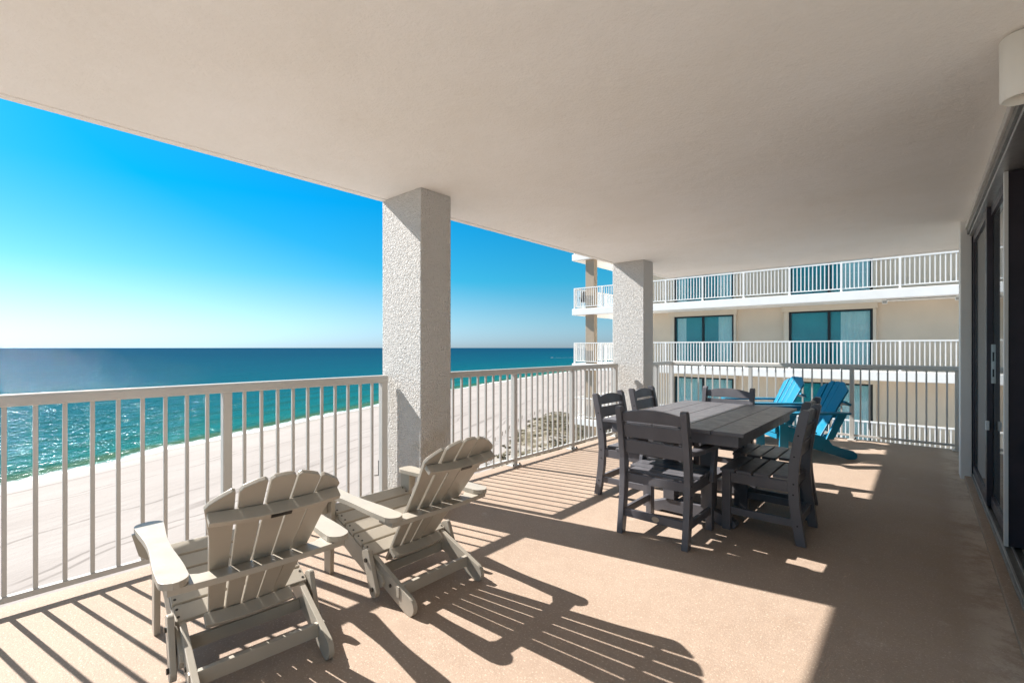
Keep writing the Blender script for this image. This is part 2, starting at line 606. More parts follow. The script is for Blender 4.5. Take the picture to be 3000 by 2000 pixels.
def mat_sand():
    m, nt, b = mat_new('sand')
    d = attr(nt, 'offshore')
    n1 = noise(nt, 1.0, 5, 0.6, vec=shore_coords(nt, 0.03, 0.08))
    c = ramp(nt, n1.outputs[0], [(0.3, (0.30, 0.262, 0.238)), (0.7, (0.352, 0.313, 0.288))])
    col = c.outputs[0]
    # raked strips and vehicle tracks that run along the beach
    tr = noise(nt, 1.0, 4, 0.65, vec=shore_coords(nt, 0.004, 0.22))
    brk = noise(nt, 1.0, 3, 0.5, vec=shore_coords(nt, 0.02, 0.03))
    f = math_n(nt, 'MULTIPLY', sstep(nt, tr.outputs[0], 0.56, 0.62), sstep(nt, brk.outputs[0], 0.40, 0.55))
    col = mixc(nt, math_n(nt, 'MULTIPLY', f, 0.62), col, (0.165, 0.14, 0.125))
    for kk, (off, wob, wid) in enumerate(((24, 3.0, 0.45), (26.2, 3.0, 0.45), (44, 5.0, 0.5), (58, 6.0, 0.45), (60.4, 6.0, 0.45), (78, 4.0, 0.55), (80.3, 4.0, 0.5))):
        wv = noise(nt, 1.0, 2, 0.5, vec=shore_coords(nt, 0.006 + 0.0005 * int(off / 20), 0.0))
        dd = math_n(nt, 'ADD', d, math_n(nt, 'MULTIPLY_ADD', wv.outputs[0], wob * 4, off - wob * 2))
        ln = sstep(nt, math_n(nt, 'ABSOLUTE', dd), wid, wid * 0.35)
        bk = noise(nt, 1.0, 5, 0.7, vec=shore_coords(nt, 0.05, 0.01 * (kk + 1)))
        ln = math_n(nt, 'MULTIPLY', ln, sstep(nt, bk.outputs[0], 0.38, 0.60))
        col = mixc(nt, math_n(nt, 'MULTIPLY', ln, 0.6), col, (0.135, 0.115, 0.10))
    fp = noise(nt, 1.0, 5, 0.7, vec=shore_coords(nt, 0.5, 0.7))
    col = mixc(nt, sstep(nt, fp.outputs[0], 0.62, 0.72, 0, 0.35), col, (0.33, 0.30, 0.27))
    wn_ = noise(nt, 1.0, 4, 0.6, vec=shore_coords(nt, 0.05, 0.1))
    dw = math_n(nt, 'ADD', d, math_n(nt, 'MULTIPLY_ADD', wn_.outputs[0], 8.0, -4.0))
    wet = sstep(nt, dw, -9.0, -3.0)
    col = mixc(nt, math_n(nt, 'MULTIPLY', wet, 0.85), col, (0.30, 0.25, 0.20))
    nt.links.new(col, b.inputs['Base Color'])
    nt.links.new(math_n(nt, 'MULTIPLY_ADD', wet, -0.45, 0.9), b.inputs['Roughness'])
    b.inputs['Specular IOR Level'].default_value = 0.2
    h = math_n(nt, 'MULTIPLY_ADD', fp.outputs[0], 0.6, tr.outputs[0])
    bump(nt, b, h, 0.8, 0.25)
    return m


def sand_z(d, y):
    if d <= -28:
        return SAND_Z
    t = (d + 28) / 28
    return SAND_Z + (WATER_Z + 0.02 - SAND_Z) * min(t, 1) ** 1.4 - max(0, d) * 0.09


sea_offs = [-1.5, 0, 1, 2, 3, 4, 5, 6, 8, 10, 13, 16, 20, 25, 30, 38, 48, 60, 80, 110, 150, 220, 320, 500, 800, 1300, 2200, 4000, 8000, 16000, 40000]
sand_offs = [14, 6, 2, 0, -1.5, -3, -5, -8, -12, -18, -28, -45, -80, -140, -250, -500, -1200, -4000]
strip('sea', sea_offs, lambda d, y: WATER_Z, mat_sea())
strip('beach', sand_offs[::-1], sand_z, mat_sand())

# ------------------------------------------------------------------ our balcony: floor, ceiling, house wall
HC = 2.545
FX0, FX1, FY0, FY1 = -3.47, 6.0, -1.0, 8.24  # unseen near end cut short and left open to let in more light
def slab(name, z0, z1, mat, x0=FX0, x1=FX1, y0=FY0, y1=FY1):
    o = MB().box((x0, y0, z0), (x1, y1, z1)).build(name, mat, bev=0.012, seg=2)
    o['kind'] = 'structure'
    return o

slab('balcony_floor', -0.20, 0.0, M['floor'])
slab('balcony_ceiling', HC, HC + 0.22, M['ceiling'])

o = MB().box((FX0 + 0.002, FY0 + 0.002, HC - 0.007), (FX0 + 0.062, FY1 - 0.002, HC + 0.01)).box((FX0 + 0.064, FY1 - 0.06, HC - 0.007), (FX1 - 0.01, FY1 - 0.002, HC + 0.01)).build('ceiling_lip', M['ceiling'], bev=0.003)
o['kind'] = 'structure'
WX = 0.375
# pillars
def pillar(y0, y1, x1, label):
    c = Vector(((FX0 + x1) / 2, (y0 + y1) / 2, 0))
    p = MB().box((FX0 + 0.005 - c.x, y0 - c.y, 0), (x1 - c.x, y1 - c.y, HC)).build('pillar', M['stucco'], bev=0.008)
    p.location = c
    return tag(p, label, 'pillar', 'stucco balcony pillars', 'thing')

pillar(2.29, 2.60, -2.94, 'thick rough white stucco pillar behind the right white lounge chair')
pillar(6.25, 6.56, -2.97, 'rough white stucco pillar near the balcony corner behind the grey dining chairs')

# house wall with its sliding doors
hw = empty('house_wall', (WX, 6.5, 0), 0, 'pale house wall end with white corner trim beside the sliding doors', 'wall')
def rel(mb, root):
    for v in mb.bm.verts:
        v.co -= root.location
    return mb
rel(MB().box((0.29, 6.42, 0), (0.372, 6.66, HC)), hw).build('corner_trim', M['white_paint'], hw, bev=0.006)
rel(MB().box((0.372, 6.47, 0), (0.60, FY1 - 0.05, HC)), hw).build('side_wall', M['white_paint'], hw)
rel(MB().box((0.345, FY0, HC - 0.035), (0.60, 6.47, HC)), hw).build('lintel', M['white_paint'], hw)
rel(MB().box((0.318, FY0, 0), (0.60, 6.42, 0.035)), hw).build('threshold_curb', M['floor'], hw, bev=0.006)
rel(MB().box((0.372, FY0 + 0.01, 0.035), (0.60, 2.9, HC - 0.035)), hw).build('near_wall', M['white_paint'], hw)
# room behind the doors
room = MB()
room.box((0.62, FY0 + 0.05, -0.001), (5.4, 6.4, 0.05))
rm = room.build('room_floor', M['room_floor']); rm['kind'] = 'structure'
room = MB().box((5.4, FY0 + 0.02, 0.05), (5.5, 6.4, HC)).box((0.62, 6.4, 0.05), (5.5, 6.46, HC)).box((0.62, FY0 + 0.02, 0.05), (5.5, FY0 + 0.1, HC))
rm = room.build('room_wall', M['room_wall']); rm['kind'] = 'structure'

sdoor = empty('sliding_door', (0.45, 4.5, 0.035), 0, 'dark bronze sliding glass door standing half open along the house wall', 'sliding door')
def sd_part(name, boxes, mat, parent=None, bev=0.003):
    mb = MB()
    for a, b_ in boxes:
        mb.box(a, b_)
    return rel(mb, sdoor).build(name, mat, parent or sdoor, bev=bev)
Y0, Y1 = 2.9, 6.47
sd_part('head_track', [((0.325, Y0, 2.455), (0.58, Y1, 2.508))], M['track_light'])
sd_part('head_track', [((0.338, Y0, 2.405), (0.58, Y1, 2.453))], M['track'])
sd_part('head_track', [((0.352, Y0, 2.385), (0.58, Y1, 2.403))], M['steel'])
sd_part('sill_track', [((0.366, Y0, 0.036), (0.60, Y1, 0.052))], M['track'])
for xx in (0.382, 0.425, 0.468, 0.515, 0.56):
    sd_part('track_ridge', [((xx - 0.004, Y0, 0.053), (xx + 0.004, Y1, 0.068))], M['steel'], bev=0)
def leaf(name, x, y0, y1, th=0.036, st=0.075):
    fr = sd_part(name, [((x, y0, 0.07), (x + th, y0 + st, 2.383)), ((x, y1 - st, 0.07), (x + th, y1, 2.383)),
                       ((x, y0 + st, 0.07), (x + th, y1 - st, 0.15)), ((x, y0 + st, 2.31), (x + th, y1 - st, 2.383))], M['bronze'], bev=0.003)
    mb = MB().box((x + 0.012, y0 + st, 0.15), (x + 0.022, y1 - st, 2.31))
    rel(mb, sdoor).build('glass_pane', M['door_glass'], fr)
    return fr
l1 = leaf('door_leaf', 0.380, 5.16, 6.44)
l2 = leaf('door_leaf', 0.428, 5.13, 6.40)
l3 = leaf('door_leaf', 0.405, 4.20, 5.45, th=0.125, st=0.10)
sd_part('white_strip', [((0.386, 4.19, 0.07), (0.404, 4.23, 2.383))], M['white_paint'], l3, bev=0)  # plain white strip standing in for the pale line at this leaf's edge
sd_part('lock_plate', [((0.405, 5.152, 1.02), (0.432, 5.160, 1.32))], M['steel'], l1, bev=0.002)
sd_part('lock_slot', [((0.412, 5.149, 1.19), (0.425, 5.1525, 1.26)), ((0.412, 5.149, 1.07), (0.425, 5.1525, 1.13))], M['black_metal'], l1, bev=0)
sd_part('latch', [((0.374, 5.13, 0.66), (0.394, 5.16, 0.73))], M['white_paint'], l1, bev=0.003)
sd_part('jamb', [((0.372, 6.44, 0.06), (0.58, 6.468, 2.383))], M['bronze'])

# wall lamp
wlp = empty('wall_lamp', (0.306, 2.74, 2.283), 0, 'white cylinder wall lamp high beside the sliding doors', 'wall lamp')
mb = MB()
seg = 48
ro, ri, hh = 0.068, 0.057, 0.250
rings = []
for (r_, z_) in ((ri, 0.10), (ri, 0.004), (ri + 0.004, 0.0), (ro - 0.006, 0.0), (ro, 0.006), (ro, hh - 0.006), (ro - 0.006, hh), (0.0, hh)):
    if r_ == 0:
        rings.append([mb.bm.verts.new((0, 0, z_))])
    else:
        rings.append([mb.bm.verts.new((r_ * cos(2 * pi * i / seg), r_ * sin(2 * pi * i / seg), z_)) for i in range(seg)])
for a, b_ in zip(rings, rings[1:]):
    for i in range(seg):
        j = (i + 1) % seg
        if len(b_) == 1:
            mb.bm.faces.new((a[i], a[j], b_[0]))
        else:
            mb.bm.faces.new((a[i], a[j], b_[j], b_[i]))
sh = mb.build('lamp_shade', M['lamp_white'], wlp, smooth=True)
MB().cyl((0, 0, 0.09), (0, 0, 0.10), ri - 0.001, 48).build('reflector', M['lamp_inner'], wlp)
MB().cyl((0, 0, 0.03), (0, 0, 0.09), 0.035, 24, 0.02).build('bulb', M['lamp_white'], wlp, smooth=True)
MB().box((0.060, -0.04, 0.08), (0.069, 0.04, 0.22)).build('bracket', M['lamp_white'], wlp, bev=0.004)

# ------------------------------------------------------------------ balcony railings
RX, RTOP = -3.37, 1.067
def top_profile(w, h):
    return [(-w / 2 + 0.006, 0), (w / 2 - 0.006, 0)] + [(w / 2, 0.006)] + arc(w / 2 - 0.022, h - 0.022, 0.022, 0, 90, 6) + arc(-w / 2 + 0.022, h - 0.022, 0.022, 90, 180, 6) + [(-w / 2, 0.006)]

bal_mesh = {}
def baluster(parent, loc, z0, z1, w, mat):
    key = (round(z0, 3), round(z1, 3), w, mat.name)
    if key not in bal_mesh:
        o = MB().box((-w / 2, -w / 2, z0), (w / 2, w / 2, z1)).build('baluster', mat, parent, bev=0.0015 if w < 0.025 and parent.name.startswith('balcony_railing') else 0)
        bal_mesh[key] = o.data
    else:
        o = bpy.data.objects.new('baluster', bal_mesh[key])
        COL.objects.link(o)
        o.parent = parent
    o.location = (loc[0], loc[1], 0)
    return o

def rail_run(root, p, q, posts, ends=(True, True), bolts=True, ztop=RTOP, n_between=10):
    """p, q in root space; posts: distances along the run of the posts"""
    p, q = Vector(p), Vector(q)
    d = (q - p); L = d.length; d.normalize()
    nrm = Vector((-d.y, d.x, 0))
    h = 0.060
    prof = top_profile(0.066, h)
    mb = MB()
    mb.prism(prof, p + d * (L / 2) + Vector((0, 0, ztop - h)), nrm, (0, 0, 1), d, L)
    mb.build('top_rail', M['rail_paint'], root, bev=0)
    z0 = 0.052
    mb = MB().prism([(-0.016, 0), (0.016, 0), (0.016, 0.03), (-0.016, 0.03)], p + d * (L / 2) + Vector((0, 0, z0)), nrm, (0, 0, 1), d, L)
    mb.build('bottom_rail', M['rail_paint'], root, bev=0.003)
    for s in posts:
        c = p + d * s
        po = MB().box((-0.026, -0.026, 0.012), (0.026, 0.026, ztop - h + 0.001)).build('post', M['rail_paint'], root, bev=0.003)
        po.location = (c.x, c.y, 0)
        bp = MB().box((-0.05, -0.07, 0.0), (0.05, 0.07, 0.012)).build('base_plate', M['rail_paint'], po, bev=0.002)
        if bolts:
            for sy in (-0.052, 0.052):
                MB().cyl((0.036, sy, 0.012), (0.036, sy, 0.030), 0.009, 8).build('bolt', M['bolt'], po)
    ss = sorted(posts)
    for a, b_ in zip(ss, ss[1:]):
        n = n_between if isinstance(n_between, int) else max(1, round((b_ - a) / n_between) - 1)
        for k in range(1, n + 1):
            c = p + d * (a + (b_ - a) * k / (n + 1))
            baluster(root, c, z0 + 0.03, ztop - h, 0.019, M['rail_paint'])

rA = empty('balcony_railing', (RX, -1.0, 0), 0, 'white picket railing in front of the left lounge chair, ending at the big pillar', 'railing', 'white balcony railings')
rail_run(rA, (0, 0.03, 0), (0, 3.262, 0), [0.06, 0.85, 2.038, 3.205], n_between=10)
rB = empty('balcony_railing', (RX, 4.4, 0), 0, 'white picket railing between the two stucco pillars', 'railing', 'white balcony railings')
rail_run(rB, (0, 2.64 - 4.4, 0), (0, 6.19 - 4.4, 0), [0.03, 3.90 - 2.64, 5.03 - 2.64, 6.16 - 2.64], n_between=10)
rC = empty('balcony_railing', (-3.33, 8.12, 0), 0, 'white corner railing behind the two blue chairs facing the next building', 'railing', 'white balcony railings')
rail_run(rC, (0, -1.52, 0), (0, 0.033, 0), [0.03, 0.87, 1.52], n_between=0.108, ztop=1.060)
rail_run(rC, (0.033, 0, 0), (3.69, 0, 0), [1.247, 2.56, 3.64], n_between=10, ztop=1.060)
for k in range(1, 11):
    baluster(rC, (1.28 * k / 11, 0, 0), 0.082, 1.0, 0.019, M['rail_paint'])

# ------------------------------------------------------------------ white folding lounge chairs
def back_slats(mb, nsl, wb, wt, L, drop, gap_b, gap_t, base, u, n, thick, curve=0.0, flat=0.0, step=0.0, round_top=0.012):
    """slats from base along unit u (in y-z), fanning from total width wb to wt; arch drops at the sides"""
    for i in range(nsl):
        def xs(t):
            W = wb + (wt - wb) * t
            g = gap_b + (gap_t - gap_b) * t
            w = (W - g * (nsl - 1)) / nsl
            x0 = -W / 2 + i * (w + g)
            return x0, x0 + w
        def top(x):
            ax = abs(x)
            if flat > 0:
                return L - max(0, ax - flat) * drop / (wt / 2 - flat)
            return L - drop * (ax / (wt / 2)) ** 2
        x0t, x1t = xs(1.0)
        K = 8
        tops = []
        for k in range(K + 1):
            x = x1t + (x0t - x1t) * k / K
            e = min(x - x0t, x1t - x)
            rr = round_top * 1.6
            cut = (rr - sqrt(max(0, rr * rr - (rr - e) ** 2))) if e < rr else 0
            tops.append((x, top(x) - cut * 0.8))
        x0b, x1b = xs(0.0)
        side = 5
        pts = [(x0b, 0.0), (x1b, 0.0)]
        for k in range(1, side):
            t = k / side * (tops[0][1] / L)
            pts.append((xs(t)[1], t * L))
        pts += tops
        for k in range(side - 1, 0, -1):
            t = k / side * (tops[-1][1] / L)
            pts.append((xs(t)[0], t * L))
        xm = (x0t + x1t) / 2
        o = Vector(base) - n * (-curve * xm * xm)
        mb.prism(pts, o, (1, 0, 0), u, n, thick)

def support(yc, zc, halfw, depth, n, u, curve, thick, xin=None):
    """board across the back of the slats, its front edge following their curve"""
    mb = MB()
    K = 12
    front, rear = [], []
    for k in range(K + 1):
        x = -halfw + 2 * halfw * k / K
        xx = min(abs(x), xin or abs(x))
        front.append((x, curve * xx * xx))
        rear.append((x, -depth + curve * 1.15 * xx * xx))
    # keep the outer ends rounded
    pts = front + rear[::-1]
    mb.prism(pts, (0, yc, zc), (1, 0, 0), n, u, thick)
    return mb

def make_white_chair():
    m = M['white_poly']
    root = empty('folding_lounge_chair')
    AZ = 0.478
    for s in (-1, 1):
        MB().yz([(-0.045, 0.0), (0.025, 0.0), (0.045, AZ - 0.012), (-0.055, AZ - 0.012)], s * 0.268, 0.024).build('front_leg', m, root, bev=0.004)
        MB().prism([(0.0, 0.0), (0.075, 0.0), (0.05, -0.10), (0.022, -0.125), (0.0, -0.125)], (s * 0.281, -0.012, AZ - 0.012), (s, 0, 0), (0, 0, 1), (0, 1, 0), 0.022).build('arm_bracket', m, root, bev=0.003)
        # side rail of the seat
        MB().yz([(-0.085, 0.355), (-0.06, 0.368), (0.36, 0.205), (0.50, 0.13), (0.515, 0.105), (0.50, 0.075), (0.47, 0.062), (0.20, 0.155), (-0.075, 0.275)], s * 0.243, 0.024).build('side_rail', m, root, bev=0.003)
        MB().yz(plank((0.27, 0.205), (0.745, 0.028), 0.092, 0.03, 0.045), s * 0.229, 0.024).build('rear_leg', m, root, bev=0.003)
        lk = MB().yz(plank((0.385, 0.245), (0.475, 0.022), 0.068, 0.022, 0.034), s * 0.270, 0.022).build('link', m, root, bev=0.003)
        for (yy, zz) in ((0.402, 0.195), (0.460, 0.062)):
            MB().cyl((s * 0.281, yy, zz), (s * 0.289, yy, zz), 0.011, 12).build('bolt', M['bolt'], lk)
        bl = MB().cyl((s * 0.241, 0.56, 0.10), (s * 0.246, 0.56, 0.10), 0.009, 10)
        bl.build('bolt', M['bolt'], root)
        # paddle arm
        xc = s * 0.290
        out = []
        for k in range(33):
            t = 0.5 - 0.5 * cos(pi * k / 32)
            yy = -0.075 + 0.775 * t
            w = 0.050 + 0.0075 * cos(2 * pi * min(1, t * 1.15)) - 0.011 * t
            out.append((yy, w))
        pr, pl = [], []
        for yy, w in out:
            e = min(yy + 0.075, 0.70 - yy)
            rr = 0.048
            cut = (rr - sqrt(max(0, rr * rr - (rr - e) ** 2))) if e < rr else 0
            pr.append((xc + s * (w - cut), yy))
            pl.append((xc - s * (w * 0.92 - cut), yy))
        ends0 = [(xc - s * 0.010, -0.0755), (xc + s * 0.010, -0.0755)]
        MB().xy(ends0 + pr[1:-1] + [(xc + s * 0.01, 0.7005), (xc - s * 0.01, 0.7005)] + pl[1:-1][::-1], AZ, 0.024).build('arm', m, root, bev=0.004)
    # seat
    mb = MB()
    sl = Vector((0, 0.42, -0.163)).normalized()
    nn = Vector((0, 0.163, 0.42)).normalized()
    for k in range(5):
        c = Vector((0, -0.035, 0.372)) + sl * (0.046 + k * 0.095)
        mb.prism([(-0.252, -0.041), (0.252, -0.041), (0.252, 0.041), (-0.252, 0.041)], c, (1, 0, 0), sl, nn, 0.020)
    st = mb.build('seat', m, root, bev=0.003)
    mb = MB()
    for k in range(5):
        for sx in (-0.24, 0.24):
            for e in (-0.02, 0.02):
                c = Vector((sx, -0.035, 0.372)) + sl * (0.046 + k * 0.095 + e) + nn * 0.010
                mb.cyl(c, c + nn * 0.002, 0.0055, 8)
    attach(st, mb, M['bolt'])
    MB().box((-0.256, -0.082, 0.275), (0.256, -0.060, 0.362)).build('front_apron', m, root, bev=0.004)
    # back
    base = Vector((0, 0.366, 0.128))
    u = Vector((0, 0.48, 0.655)).normalized()
    n = Vector((0, -u.z, u.y))
    mb = MB()
    back_slats(mb, 5, 0.268, 0.462, 0.893, 0.110, 0.005, 0.009, base, u, n, 0.018, curve=0.30, round_top=0.008)
    bk = mb.build('backrest', m, root, bev=0.003)
    for (t, hw, dp, xin) in ((0.12, 0.165, 0.055, None), (0.75, 0.222, 0.050, None)):
        c = base + u * t - n * 0.012
        sp_ = support(c.y, c.z, hw, dp, n, u, 0.30, 0.022).build('back_support', m, root, bev=0.003)
    q = c - n * 0.052
    MB().prism([(-0.035, -0.007), (0.035, -0.007), (0.035, 0.007), (-0.035, 0.007)], q, (1, 0, 0), u, n, 0.003).build('sticker', M['bolt'], sp_)
    c = base + u * 0.42
    mb = MB()
    K = 12
    f, r_ = [], []
    for k in range(K + 1):
        x = -0.315 + 0.63 * k / K
        xx = min(abs(x), 0.25)
        f.append((x, 0.009 - 0.30 * xx * xx if abs(x) < 0.22 else -0.045))
        r_.append((x, 0.085 - 0.16 * x * x))
    mb.xy([(a, c.y + b_) for a, b_ in f] + [(a, c.y + b_) for a, b_ in r_[::-1]], AZ - 0.026, 0.024)
    mb.build('back_support', m, root, bev=0.003)
    MB().box((-0.245, 0.615, 0.062), (0.245, 0.637, 0.118)).build('stretcher', m, root, bev=0.003)
    lo = base + u * 0.01
    MB().box((-0.26, lo.y + 0.02, lo.z - 0.05), (0.26, lo.y + 0.042, lo.z + 0.0)).build('stretcher', m, root, bev=0.003)
    return root

W2 = make_white_chair()
W2.location = (-2.572, 1.618, 0)
W2.rotation_euler = (0, 0, R(-90))
tag(W2, 'white slatted folding lounge chair on the right, standing in front of the big pillar', 'lounge chair', 'white folding lounge chairs')
W1 = copy_tree(W2)
W1.location = (-2.595, 0.812, 0)
W1.rotation_euler = (0, 0, R(-95.5))
tag(W1, 'white slatted folding lounge chair on the left, nearest the camera, facing the open railing', 'lounge chair', 'white folding lounge chairs')

# ------------------------------------------------------------------ blue lounge chairs
def make_blue_chair():
    m = M['blue_poly']
    root = empty('lounge_chair')
    AZ = 0.540
    for s in (-1, 1):
        MB().yz([(-0.05, 0), (0.05, 0), (0.05, AZ - 0.012), (-0.05, AZ - 0.012)], s * 0.275, 0.024).build('front_leg', m, root, bev=0.003)
        MB().yz([(-0.06, 0.40), (0.10, 0.365), (0.42, 0.275), (0.50, 0.255), (0.565, 0.165), (0.70, 0.12), (0.80, 0.098), (0.845, 0.062), (0.845, 0.02), (0.82, 0.0), (0.745, 0.0), (0.40, 0.105), (-0.03, 0.235), (-0.06, 0.255)], s * 0.248, 0.026).build('side_rail', m, root, bev=0.003)
        br = MB().yz([(0.475, 0.235), (0.56, 0.235), (0.715, AZ - 0.013), (0.61, AZ - 0.013)], s * 0.276, 0.024).build('rear_brace', m, root, bev=0.003)
        xc = s * 0.315
        pr, pl = [], []
        for k in range(33):
            t = 0.5 - 0.5 * cos(pi * k / 32)
            yy = -0.13 + 0.86 * t
            w = 0.072 if t < 0.45 else 0.072 - 0.024 * min(1, (t - 0.45) / 0.35)
            e = min(yy + 0.13, 0.73 - yy)
            rr = 0.04
            cut = (rr - sqrt(max(0, rr * rr - (rr - e) ** 2))) if e < rr else 0
            pr.append((xc + s * (w - cut), yy)); pl.append((xc - s * (w - cut), yy))
        MB().xy(pr + pl[::-1], AZ, 0.024).build('arm', m, root, bev=0.004)
        MB().prism([(0, 0), (0.07, 0), (0.03, -0.11), (0, -0.11)], (s * 0.288, 0, AZ - 0.012), (s, 0, 0), (0, 0, 1), (0, 1, 0), 0.022).build('arm_bracket', m, root, bev=0.002)
    mb = MB()
    prof = [(-0.082, 0.30), (-0.082, 0.375), (-0.03, 0.412), (0.05, 0.397), (0.135, 0.372), (0.22, 0.348), (0.305, 0.324), (0.39, 0.300)]
    for (a, b_) in zip(prof, prof[1:]):
        A, B = Vector((0, a[0], a[1])), Vector((0, b_[0], b_[1]))
        d = (B - A); L = d.length; d.normalize()
        nn = Vector((0, -d.z, d.y))
        mb.prism([(-0.262, 0.003), (0.262, 0.003), (0.262, L - 0.003), (-0.262, L - 0.003)], A, (1, 0, 0), d, nn, 0.018)
    mb.build('seat', m, root, bev=0.003)
    MB().box((-0.262, -0.075, 0.235), (0.262, -0.052, 0.295)).build('front_apron', m, root, bev=0.003)
    base = Vector((0, 0.455, 0.225))
    u = Vector((0, 0.345, 0.655)).normalized()
    n = Vector((0, -u.z, u.y))
    mb = MB()
    back_slats(mb, 5, 0.42, 0.52, 0.742, 0.10, 0.006, 0.006, base, u, n, 0.018, curve=0.25, flat=0.11, round_top=0.008)
    mb.build('backrest', m, root, bev=0.003)
    for (t, hw, dp) in ((0.06, 0.225, 0.05), (0.50, 0.29, 0.085)):
        c = base + u * t - n * 0.012
        support(c.y, c.z, hw, dp, n, u, 0.25, 0.026, 0.25).build('back_support', m, root, bev=0.003)
    MB().box((-0.262, 0.63, AZ - 0.062), (0.262, 0.655, AZ - 0.013)).build('back_support', m, root, bev=0.003)
    MB().box((-0.235, 0.70, 0.05), (0.235, 0.722, 0.10)).build('stretcher', m, root, bev=0.003)
    return root

ANG = 39.0
bdir = Vector((cos(R(ANG)), sin(R(ANG)), 0))
fdir = Vector((-sin(R(ANG)), cos(R(ANG)), 0))
near_front = Vector((-1.205, 6.18, 0))
B2 = make_blue_chair()
B2.location = near_front + fdir * 0.275
B2.rotation_euler = (0, 0, R(ANG - 90))
tag(B2, 'blue slatted lounge chair on the right, partly behind the grey chair backs', 'lounge chair', 'blue lounge chairs')
B1 = copy_tree(B2)
B1.location = B2.location + Vector((-0.57, 0.78, 0))
B1.rotation_euler = (0, 0, R(ANG - 91))
tag(B1, 'blue slatted lounge chair on the left, sunlit on its backrest, nearer the corner railing', 'lounge chair', 'blue lounge chairs')

# ------------------------------------------------------------------ dining table
TC = Vector((-1.34, 4.005, 0))
tb = empty('dining_table', TC, 0, 'dark grey plank dining table with trestle base between the six grey chairs', 'dining table')
tw, tl = 1.0, 1.68
mb = MB()
bw = (tw - 4 * 0.005) / 5
for k in range(5):
    x0 = -tw / 2 + k * (bw + 0.005)
    mb.box((x0, -tl / 2, 0.730), (x0 + bw, tl / 2, 0.753))
mb.build('tabletop', M['grey_poly'], tb, bev=0.003)
mb = MB()
ax, ay = tw / 2 - 0.045, tl / 2 - 0.06
mb.box((-ax, -ay, 0.650), (ax, -ay + 0.026, 0.727)).box((-ax, ay - 0.026, 0.650), (ax, ay, 0.727))
mb.box((-ax, -ay + 0.027, 0.650), (-ax + 0.026, ay - 0.027, 0.727)).box((ax - 0.026, -ay + 0.027, 0.650), (ax, ay - 0.027, 0.727))
mb.box((-0.02, -ay + 0.027, 0.66), (0.02, ay - 0.027, 0.7295))
mb.build('apron', M['grey_poly'], tb, bev=0.003)
foot = [(-0.33, 0.0), (-0.24, 0.0), (-0.20, 0.018), (0.20, 0.018), (0.24, 0.0), (0.33, 0.0), (0.345, 0.02), (0.335, 0.05), (0.24, 0.085), (0.15, 0.115), (-0.15, 0.115), (-0.24, 0.085), (-0.335, 0.05), (-0.345, 0.02)]
for sy in (-1, 1):
    yy = sy * 0.40
    MB().xz(foot, yy, 0.07).build('foot', M['grey_poly'], tb, bev=0.004)
    for sx in (-1, 1):
        MB().box((sx * 0.10, yy - 0.045, 0.116), (sx * 0.19, yy + 0.045, 0.64)).build('leg', M['grey_poly'], tb, bev=0.004)
    MB().xz([(-x, 0.756 - z) for x, z in [(-0.42, 0.075), (0.42, 0.075), (0.42, 0.10), (0.28, 0.145), (-0.28, 0.145), (-0.42, 0.10)]], yy, 0.06).build('top_brace', M['grey_poly'], tb, bev=0.003)
MB().box((-0.055, -0.36, 0.20), (0.055, 0.36, 0.235)).build('stretcher', M['grey_poly'], tb, bev=0.003)

